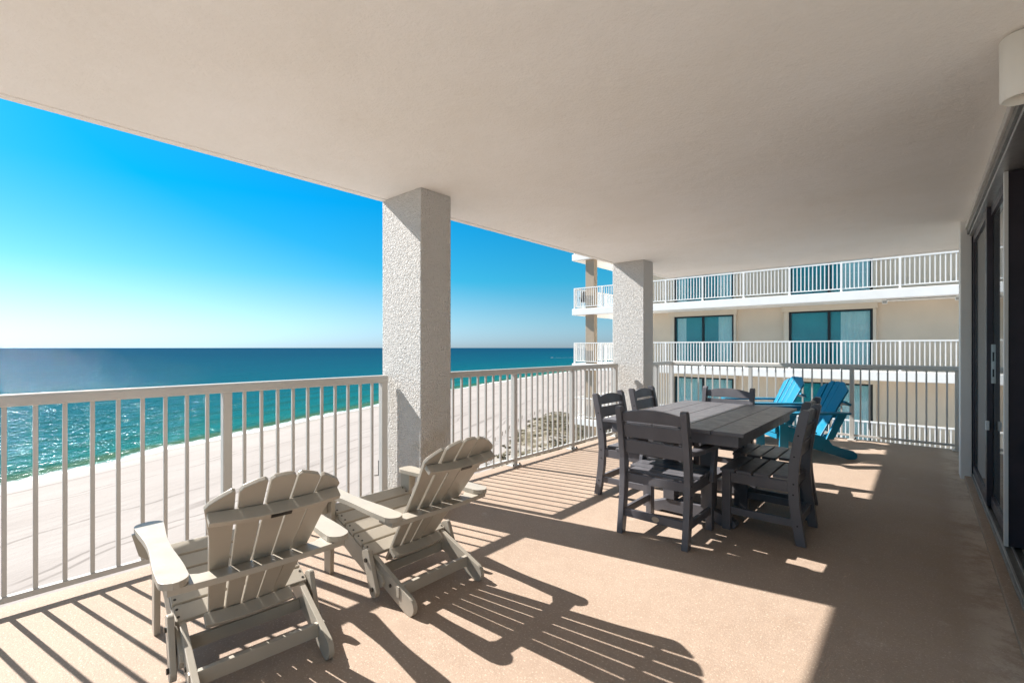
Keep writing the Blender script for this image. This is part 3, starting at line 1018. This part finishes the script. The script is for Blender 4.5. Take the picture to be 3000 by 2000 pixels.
# ------------------------------------------------------------------ dining chairs
def make_dining_chair(arms):
    m = M['grey_poly']
    root = empty('dining_chair')
    W = 0.245 if not arms else 0.250
    SZ = 0.435
    prof_c = [(0.470, 0.0), (0.452, 0.12), (0.434, 0.26), (0.425, 0.40), (0.430, 0.52), (0.452, 0.68), (0.490, 0.872)]
    hw = 0.029
    left = [(y - hw - (0.004 if 0.1 < z < 0.6 else 0), z) for y, z in prof_c]
    right = [(y + hw, z) for y, z in prof_c]
    top = [(0.513, 0.887), (0.480, 0.889)]
    for s in (-1, 1):
        pst = MB().yz(left[:1] + right[:1] + right[1:] + top + left[1:][::-1], s * (W - 0.021), 0.042).build('back_post', m, root, bev=0.004)
        mb = MB()
        for (yy, zz) in ((0.428, 0.40), (0.426, 0.33), (0.455, 0.72), (0.432, 0.58), (0.45, 0.13)):
            mb.cyl((s * W, yy, zz), (s * (W + 0.0015), yy, zz), 0.006, 8)
        attach(pst, mb, M['black_metal'])
        MB().box((s * (W - 0.047), -0.022, 0), (s * (W - 0.002), 0.036, SZ - 0.022)).build('front_leg', m, root, bev=0.004)
        MB().box((s * (W - 0.034), 0.037, SZ - 0.095), (s * (W - 0.008), 0.398, SZ - 0.024)).build('side_apron', m, root, bev=0.003)
        MB().box((s * (W - 0.034), 0.037, 0.115), (s * (W - 0.010), 0.423, 0.165)).build('stretcher', m, root, bev=0.003)
    MB().box((-W + 0.048, -0.018, SZ - 0.095), (W - 0.048, 0.008, SZ - 0.024)).build('front_apron', m, root, bev=0.003)
    MB().box((-W + 0.043, 0.400, SZ - 0.085), (W - 0.043, 0.424, SZ - 0.024)).build('rear_apron', m, root, bev=0.003)
    rs = MB().box((-W + 0.043, 0.435, 0.115), (W - 0.043, 0.459, 0.170)).build('stretcher', m, root, bev=0.003)
    mb = MB()
    dd = 0.4375 / 4
    for k in range(4):
        y0 = -0.032 + k * dd
        xw = W + 0.004 if k < 3 else W - 0.044
        mb.box((-xw, y0, SZ - 0.022), (xw, min(y0 + dd - 0.013, 0.40), SZ))
    mb.build('seat', m, root, bev=0.004)
    # ladder slats
    def yat(z):
        for (y0, z0), (y1, z1) in zip(prof_c, prof_c[1:]):
            if z0 <= z <= z1:
                return y0 + (y1 - y0) * (z - z0) / (z1 - z0)
        return prof_c[-1][0]
    xi = W - 0.043
    for (z0, z1, arch) in ((0.560, 0.652, 0.0), (0.674, 0.766, 0.0), (0.786, 0.846, 0.030)):
        ya, yb = yat(z0), yat(z1)
        u = Vector((0, yb - ya, z1 - z0)); L = u.length; u.normalize()
        n = Vector((0, -u.z, u.y))
        K = 14
        pts = [(-xi, 0), (xi, 0)] + [(xi - 2 * xi * k / K, L + arch * (1 - ((2 * k / K) - 1) ** 2)) for k in range(K + 1)]
        MB().prism(pts, (0, ya, z0), (1, 0, 0), u, n, 0.020).build('back_slat', m, root, bev=0.003)
    if arms:
        # maker's badge and arms
        MB().prism(arc(0, 0, 1, 0, 345, 23), (-0.02, 0.4605, 0.143), (0.026, 0, 0), (0, 0, 0.017), (0, 1, 0), 0.003).build('badge', M['badge'], rs)
        for s in (-1, 1):
            MB().xy([(s * (W - 0.048), 0.425), (s * (W + 0.010), 0.425), (s * (W + 0.040), 0.30), (s * (W + 0.042), -0.01), (s * (W + 0.028), -0.03), (s * (W - 0.018), -0.03), (s * (W - 0.03), -0.01)], 0.605, 0.026).build('arm', m, root, bev=0.004)
            MB().yz([(0.04, SZ - 0.09), (0.105, SZ - 0.07), (0.085, SZ + 0.02), (0.050, SZ + 0.11), (0.042, 0.591), (-0.018, 0.591), (-0.012, SZ + 0.09), (0.015, SZ)], s * (W + 0.014), 0.026).build('arm_support', m, root, bev=0.003)
    return root

def face(theta):
    return R(theta + 90)
G = 'grey dining chairs round the table'
A1 = make_dining_chair(True)
A1.location = (-1.365, 3.465, 0)
A1.rotation_euler = (0, 0, face(90))
tag(A1, 'grey dining armchair nearest the camera, at the near end of the table', 'dining chair', G)
A2 = copy_tree(A1)
A2.location = (-1.50, 4.62, 0)
A2.rotation_euler = (0, 0, face(270))
tag(A2, 'grey dining armchair at the far end of the table, in front of the blue chairs', 'dining chair', G)
S1 = make_dining_chair(False)
S1.location = (-1.06, 3.775, 0)
S1.rotation_euler = (0, 0, face(180))
tag(S1, 'grey armless dining chair at the near right of the table, nearest the sliding doors', 'dining chair', G)
for loc, th, lab in (((-1.14, 4.35, 0), 180, 'grey armless dining chair at the far right of the table, half hidden'),
                     ((-1.69, 3.86, 0), 0, 'grey armless dining chair at the near left of the table, beside the white railing'),
                     ((-1.69, 4.545, 0), 0, 'grey armless dining chair at the far left of the table, before the farther pillar')):
    c = copy_tree(S1)
    c.location = loc
    c.rotation_euler = (0, 0, face(th))
    tag(c, lab, 'dining chair', G)

# ------------------------------------------------------------------ neighbouring apartment building
NY0, NYW = 20.3, 21.95
NXL, NXR, NWL = -13.6, 6.0, -10.4
LV = 2.80
ZB = 0.16                     # underside of the balcony slab of level 0
nb = empty('apartment_building', (0, 20.3, SAND_Z), 0, 'tan apartment building with white balcony slabs beyond the corner railing', 'building')
def nbp(name, mb, mat, parent=None, bev=0):
    return rel(mb, nb).build(name, mat, parent or nb, bev=bev)
TOPZ = ZB + 2 * LV
nbp('wall', MB().box((NWL, NYW, SAND_Z), (NXR, 36, TOPZ + 2.6)), M['neighbour_wall'])
for k in range(-3, 3):
    zb = ZB + k * LV
    nbp('balcony_slab', MB().xy([(NXL, NY0), (NXR, NY0), (NXR, NYW - 0.002), (NWL - 0.002, NYW - 0.002), (NWL - 0.002, 36), (NXL, 36)], zb + 0.16, 0.32), M['white_paint'], bev=0.015)
for k in range(-3, 2):
    z0, z1 = ZB + k * LV + 0.32, ZB + (k + 1) * LV
    nbp('column', MB().box((-12.92, 20.52, z0), (-12.42, 20.83, z1)), M['neighbour_column'], bev=0.01)
nbp('column', MB().box((-12.92, 20.52, SAND_Z), (-12.42, 20.83, ZB - 3 * LV)), M['neighbour_column'], bev=0.01)
fold_rng = random.Random(3)
def curtain(x0, x1, z0, z1, parent):
    mb = MB()
    K = int((x1 - x0) / 0.035)
    pf, pb = [], []
    for i in range(K + 1):
        x = x0 + (x1 - x0) * i / K
        y_ = NYW - 0.012 + 0.006 * sin(i * 1.9) + 0.004 * fold_rng.random()
        pf.append((x, y_)); pb.append((x, y_ + 0.004))
    mb.xy(pf + pb[::-1], (z0 + z1) / 2, z1 - z0)
    return rel(mb, nb).build('curtain', M['curtain'], parent)
for k in range(-2, 2):
    zf = ZB + k * LV + 0.32
    zt = zf + 2.26
    for (a, b_, cur) in ((-8.81, -6.20, ((-8.70, -8.30), (-6.85, -6.27))), (-4.05, -1.37, ((-2.34, -1.45),))):
        mid = (a + b_) / 2
        yf = NYW - 0.10
        w = nbp('window', MB().box((a - 0.02, yf, zf), (a + 0.06, NYW - 0.002, zt)).box((b_ - 0.06, yf, zf), (b_ + 0.02, NYW - 0.002, zt))
                .box((a + 0.06, yf, zt - 0.06), (b_ - 0.06, NYW - 0.002, zt)).box((mid - 0.045, yf + 0.01, zf), (mid + 0.045, NYW - 0.002, zt - 0.06))
                .box((a + 0.06, yf, zf), (b_ - 0.06, NYW - 0.002, zf + 0.05)), M['black_metal'])
        for (p0, p1) in ((a + 0.06, mid - 0.045), (mid + 0.045, b_ - 0.06)):
            nbp('pane', MB().box((p0, NYW - 0.055, zf + 0.05), (p1, NYW - 0.045, zt - 0.06)), M['neighbour_glass'], w)
        nbp('reflection_sheet', MB().box((a, NYW - 0.003, zf), (b_, NYW - 0.001, zt)), M['reflection_teal'], w)  # flat sheet carrying the window's sky reflection in its colour
        if k == -1 and a < -5:
            cur = ((-8.72, -7.55), (-7.45, -6.27))
        for (c0, c1) in cur:
            curtain(c0, c1, zf + 0.06, zt - 0.08, w)
        nbp('surround', MB().box((a - 0.27, NYW - 0.22, zt + 0.002), (b_ + 0.16, NYW - 0.002, ZB + (k + 1) * LV - 0.002))
            .box((a - 0.20, NYW - 0.16, zf), (a - 0.022, NYW - 0.002, zt)).box((b_ + 0.022, NYW - 0.16, zf), (b_ + 0.12, NYW - 0.002, zt)), M['neighbour_trim'], w, bev=0.006)

# neighbour balcony railings: one thing per storey
def n_railing(k, label):
    zf = ZB + k * LV + 0.32
    root = empty('apartment_railing', (-5, NY0 + 0.09, zf), 0, label, 'railing', 'white balcony railings of the apartment building')
    y_ = 0.0
    xl, xr = NXL + 0.10 + 5, NXR + 5
    def bar(name, z0, z1, w):
        MB().box((xl - w / 2, -w / 2, z0), (xr, w / 2, z1)).build(name, M['neighbour_rail'], root)
        MB().box((xl - w / 2, w / 2, z0), (xl + w / 2, 6.0, z1)).build(name, M['neighbour_rail'], root)
    bar('top_rail', 1.02, 1.07, 0.055)
    bar('bottom_rail', 0.095, 0.13, 0.035)
    posts = [xl + 1.62 * i for i in range(13) if xl + 1.62 * i < xr]
    pm = None
    def post(x, y2):
        nonlocal pm
        if pm is None:
            o = MB().box((-0.032, -0.032, 0), (0.032, 0.032, 1.02)).build('post', M['neighbour_rail'], root)
            pm = o.data
        else:
            o = bpy.data.objects.new('post', pm); COL.objects.link(o); o.parent = root
        o.location = (x, y2, 0)
    for x in posts:
        post(x, 0)
    for j in (1, 2, 3):
        post(xl, 1.62 * j)
    spots = []
    for a in posts:
        for i in range(1, 13):
            x = a + 1.62 * i / 13
            if x < xr:
                spots.append((x, 0.0))
    side = [(xl, 1.62 * j + 1.62 * i / 13) for j in range(3) for i in range(1, 13)]
    spots.sort(key=lambda s: abs(s[0] - 2.5))
    vis = [s for s in spots if s[0] - 5 < 1.2][:100]
    rest = [s for s in spots if s not in vis] + side
    for s in vis:
        baluster(root, s, 0.13, 1.02, 0.030, M['neighbour_rail'])
    mb = MB()
    for (x, y2) in rest:
        mb.box((x - 0.012, y2 - 0.012, 0.13), (x + 0.012, y2 + 0.012, 1.02))
    o = mb.build('baluster', M['neighbour_rail'], root)
    o['kind'] = 'stuff'

n_railing(-1, 'white railing of the lowest apartment balcony, seen through our own corner railing')
n_railing(0, 'white railing of the apartment balcony just above our own corner railing')
n_railing(1, 'white railing of the upper apartment balcony just under our ceiling edge')
n_railing(2, 'white railing of the topmost apartment balcony, only its tip showing under our ceiling')

# things on the neighbour's balconies
lt = empty('flood_light', (-0.95, NY0 + 0.30, ZB + LV), 0, 'small white flood light under the apartment slab, just right of the second window', 'flood light', 'flood lights under the apartment slab')
MB().box((-0.04, -0.04, -0.05), (0.04, 0.04, -0.001)).build('base', M['white_paint'], lt, bev=0.004)
MB().box((-0.07, -0.09, -0.16), (0.07, 0.02, -0.052)).build('lamp_head', M['white_paint'], lt, bev=0.01)
MB().box((-0.058, -0.094, -0.15), (0.058, -0.0905, -0.062)).build('lens', M['lamp_inner'], lt)
l2_ = copy_tree(lt)
l2_.location.x = 0.88
l2_.location.y = NY0 + 0.30
tag(l2_, 'small white flood light under the apartment slab, close to our white wall corner', 'flood light', 'flood lights under the apartment slab')
cb = MB().cyl((-0.9, NY0 + 0.34, ZB + LV - 0.02), (0.9, NY0 + 0.34, ZB + LV - 0.02), 0.012, 8).build('conduit', M['track'])
tag(cb, 'thin grey conduit running between the two flood lights', 'conduit')
ch = empty('sling_chair', (-13.12, 20.85, ZB + LV + 0.32), R(25), 'black folding sling chair on the upper apartment corner balcony', 'folding chair')
MB().prism([(-0.31, 0), (0.31, 0), (0.28, 0.62), (-0.28, 0.62)], (0, 0.26, 0.38), (1, 0, 0), (0, 0.30, 0.954), (0, -0.954, 0.30), 0.02).build('backrest', M['black_metal'], ch)
MB().box((-0.27, -0.22, 0.37), (0.27, 0.25, 0.39)).build('seat', M['black_metal'], ch)
for s in (-1, 1):
    MB().cyl((s * 0.28, -0.24, 0.0), (s * 0.28, 0.30, 0.55), 0.014, 8).build('leg', M['steel'], ch)
    MB().cyl((s * 0.28, 0.28, 0.0), (s * 0.28, -0.22, 0.58), 0.014, 8).build('leg', M['steel'], ch)
    MB().box((s * 0.25, -0.24, 0.58), (s * 0.31, 0.36, 0.60)).build('arm', M['black_metal'], ch)

# ------------------------------------------------------------------ beach things: dune scrub, fence, sign, boat
def px_ground(px, py, z=SAND_Z):
    du, dv = px - 1500, py - 1018
    t = (1.295 - z) * 1375 / dv
    ca, sa = cos(R(41.1)), sin(R(41.1))
    lat = du / 1375 * t
    return Vector((-sa * t + ca * lat, ca * t + sa * lat, z))

def mat_scrub():
    m, nt, b = mat_new('dune_scrub')
    n = noise(nt, 0.25, 4, 0.6)
    c = ramp(nt, n.outputs[0], [(0.3, (0.075, 0.064, 0.028)), (0.55, (0.14, 0.112, 0.054)), (0.75, (0.22, 0.175, 0.095))])
    nt.links.new(c.outputs[0], b.inputs['Base Color'])
    b.inputs['Roughness'].default_value = 0.8
    return m

def inside(p, poly):
    c = False
    j = len(poly) - 1
    for i in range(len(poly)):
        (xi, yi), (xj, yj) = poly[i], poly[j]
        if (yi > p[1]) != (yj > p[1]) and p[0] < (xj - xi) * (p[1] - yi) / (yj - yi) + xi:
            c = not c
        j = i
    return c

dune_px = [(1395, 1420), (1440, 1330), (1490, 1285), (1545, 1232), (1600, 1208), (1655, 1205), (1690, 1215)]
edge = [px_ground(*p) for p in dune_px]
poly = [(p.x, p.y) for p in edge] + [(-60, 230), (10, 120), (10, 30), (-45, 25), (-75, 60)]
def seg_dist(p, poly):
    best = 1e9
    for (x0, y0), (x1, y1) in zip(poly, poly[1:] + poly[:1]):
        dx, dy = x1 - x0, y1 - y0
        t = max(0, min(1, ((p[0] - x0) * dx + (p[1] - y0) * dy) / (dx * dx + dy * dy)))
        best = min(best, sqrt((p[0] - x0 - t * dx) ** 2 + (p[1] - y0 - t * dy) ** 2))
    return best

def dune_h(x, y_):
    """height of the dune above the beach"""
    if not inside((x, y_), poly):
        return -0.5
    e = min(1, seg_dist((x, y_), poly) / 14)
    r = 0.5 + 0.5 * sin(x * 0.19 + 1.5 * sin(y_ * 0.11)) * sin(y_ * 0.17 + sin(x * 0.13))
    q = 0.5 + 0.5 * sin(x * 0.47 + y_ * 0.31) * sin(y_ * 0.53 - x * 0.21 + 1.0)
    return -0.15 + e * (0.5 + 1.5 * r + 0.8 * q)

def mat_dune():
    m, nt, b = mat_new('dune_sand')
    g = nt.nodes.new('ShaderNodeNewGeometry')
    n1 = noise(nt, 0.22, 7, 0.72, vec=g.outputs['Position'])
    n2 = noise(nt, 0.045, 4, 0.6, vec=g.outputs['Position'])
    h = attr(nt, 'litter')
    v = math_n(nt, 'ADD', math_n(nt, 'MULTIPLY_ADD', n2.outputs[0], 0.8, -0.4), math_n(nt, 'ADD', n1.outputs[0], math_n(nt, 'MULTIPLY_ADD', h, 0.30, -0.17)))
    c = ramp(nt, v, [(0.29, (0.31, 0.275, 0.235)), (0.37, (0.19, 0.155, 0.10)), (0.46, (0.088, 0.070, 0.034)), (0.62, (0.048, 0.040, 0.020))])
    nt.links.new(c.outputs[0], b.inputs['Base Color'])
    b.inputs['Roughness'].default_value = 0.9
    bump(nt, b, n1.outputs[0], 1.0, 0.8)
    return m

bm = bmesh.new()
lit = bm.verts.layers.float.new('litter')
GX, GY = 68, 92
grid = []
for j in range(GY + 1):
    row = []
    for i in range(GX + 1):
        x, y_ = -150 + 170 * i / GX, 15 + 225 * j / GY
        v = bm.verts.new((x, y_, SAND_Z + dune_h(x, y_)))
        v[lit] = max(0, min(1, seg_dist((x, y_), poly) / 40))
        row.append(v)
    grid.append(row)
for j in range(GY):
    for i in range(GX):
        q = (grid[j][i], grid[j][i + 1], grid[j + 1][i + 1], grid[j + 1][i])
        if max(v.co.z for v in q) > SAND_Z - 0.4:
            bm.faces.new(q)
for v in [v for v in bm.verts if not v.link_faces]:
    bm.verts.remove(v)
me = bpy.data.meshes.new('dune')
bm.to_mesh(me); bm.free()
for p in me.polygons:
    p.use_smooth = True
me.materials.append(mat_dune())
dn_ = bpy.data.objects.new('dune', me)
COL.objects.link(dn_)
dn_['kind'] = 'structure'

bm = bmesh.new()
rg = random.Random(11)
count = 0
while count < 5000:
    x, y_ = rg.uniform(-150, 5), rg.uniform(20, 240)
    if not inside((x, y_), poly):
        continue
    patch = sin(x * 0.11 + 1.3 * sin(y_ * 0.07)) + sin(y_ * 0.13 + sin(x * 0.09) * 1.7) + 0.9 * sin(x * 0.31 + y_ * 0.23)
    dens = 0.50 + 0.5 * max(0, min(1, (x + 100) / 40))
    if rg.random() > dens + 0.22 * patch:
        continue
    count += 1
    sz = rg.uniform(0.7, 2.1)
    for j in range(18):
        a = rg.uniform(0, 2 * pi)
        r0 = rg.uniform(0, 0.55) * sz
        c = Vector((x + r0 * cos(a), y_ + r0 * sin(a), SAND_Z + dune_h(x, y_) - 0.05))
        a2 = rg.uniform(0, 2 * pi)
        dx = Vector((cos(a2), sin(a2), 0)) * rg.uniform(0.06, 0.16) * sz
        tip = Vector((rg.uniform(-0.35, 0.35), rg.uniform(-0.35, 0.35), rg.uniform(0.10, 0.30))) * sz
        v = [bm.verts.new(c - dx), bm.verts.new(c + dx), bm.verts.new(c + dx * 0.7 + tip * 0.6), bm.verts.new(c + tip), bm.verts.new(c - dx * 0.7 + tip * 0.55)]
        bm.faces.new(v)
me = bpy.data.meshes.new('dune_grass')
bm.to_mesh(me); bm.free()
me.materials.append(mat_scrub())
dg_ = bpy.data.objects.new('dune_grass', me)
COL.objects.link(dg_)
tag(dg_, 'dry olive brown dune grass and scrub on the sand below the railing', 'dune grass', None, 'stuff')

# low dune mound under the scrub is the beach itself; a slatted sand fence follows its edge
fe = empty('sand_fence', edge[1], 0, 'weathered low sand fence along the edge of the dune grass', 'fence')
prev = None
for i in range(1, len(edge) - 2):
    a, b_ = edge[i], edge[i + 1]
    nseg = max(1, int((b_ - a).length / 4))
    for k in range(nseg):
        p = a.lerp(b_, k / nseg) + Vector((rg.uniform(-.5, .5), rg.uniform(-.5, .5), 0)) + Vector((-3.0, -1.0, 0))
        o = MB().box((-0.07, -0.07, 0), (0.07, 0.07, 1.25 + rg.uniform(-.2, .2))).build('post', M['wood_post'], fe)
        o.location = p - fe.location
        if prev is not None:
            d = p - prev
            mbx = MB()
            for zz in (0.35, 0.75, 1.05):
                mbx.cyl(prev - fe.location + Vector((0, 0, zz)), p - fe.location + Vector((0, 0, zz - 0.1)), 0.02, 5)
            mbx.build('wire', M['wood_post'], fe)
        prev = p
sg = px_ground(1109, 1392)
bs = empty('beach_sign', sg, R(60), 'tiny dark post with a white sign standing on the open sand', 'sign')
MB().box((-0.10, -0.10, 0), (0.10, 0.10, 3.3)).build('post', M['black_metal'], bs)
MB().box((0.12, -0.03, 1.3), (1.0, 0.03, 2.7)).build('sign_board', M['white_paint'], bs)
MB().box((-0.9, -0.06, 0.0), (0.9, 0.06, 0.15)).build('base', M['wood_post'], bs)

bp_ = px_ground(1618, 1048.5, WATER_Z)
bt = empty('motorboat', bp_, math.atan2(-0.66, -0.75), 'tiny white motorboat far out on the sea, trailing a wake', 'boat')
MB().prism([(-4, 0), (3, 0), (4.6, 0.9), (4.8, 1.7), (-4, 1.4)], (0, 0, -0.2), (1, 0, 0), (0, 0, 1), (0, 1, 0), 2.6).build('hull', M['boat_white'], bt, bev=0.15)
MB().prism([(-1.6, 0), (1.6, 0), (0.8, 1.3), (-1.4, 1.4)], (0, 0, 1.3), (1, 0, 0), (0, 0, 1), (0, 1, 0), 1.8).build('cabin', M['boat_white'], bt, bev=0.1)
MB().box((0.2, -0.91, 1.7), (1.0, 0.91, 2.3)).build('window', M['black_metal'], bt)
d = (px_ground(1700, 1046.5, WATER_Z) - bp_)
d.z = 0
L = d.length
d.normalize()
nrm = Vector((-d.y, d.x, 0))
bm = bmesh.new()
K = 40
rows = []
for i in range(K + 1):
    t = i / K
    w = 0.9 + 3.2 * t + 0.5 * sin(i * 1.7)
    c = bp_ + d * (4 + t * L) + Vector((0, 0, 0.06))
    rows.append((bm.verts.new(c - nrm * w), bm.verts.new(c + nrm * w)))
for a, b_ in zip(rows, rows[1:]):
    bm.faces.new((a[0], b_[0], b_[1], a[1]))
bmesh.ops.recalc_face_normals(bm, faces=bm.faces)
me = bpy.data.meshes.new('wake'); bm.to_mesh(me); bm.free()
fm, nt, b = mat_new('wake_foam')
fnn = noise(nt, 0.35, 5, 0.7)
b.inputs['Base Color'].default_value = (0.8, 0.84, 0.86, 1)
b.inputs['Roughness'].default_value = 0.7
nt.links.new(sstep(nt, fnn.outputs[0], 0.42, 0.62), b.inputs['Alpha'])
me.materials.append(fm)
wk = bpy.data.objects.new('wake', me)
COL.objects.link(wk)
tag(wk, 'thin white foam wake trailing behind the tiny motorboat', 'wake', None, 'stuff')
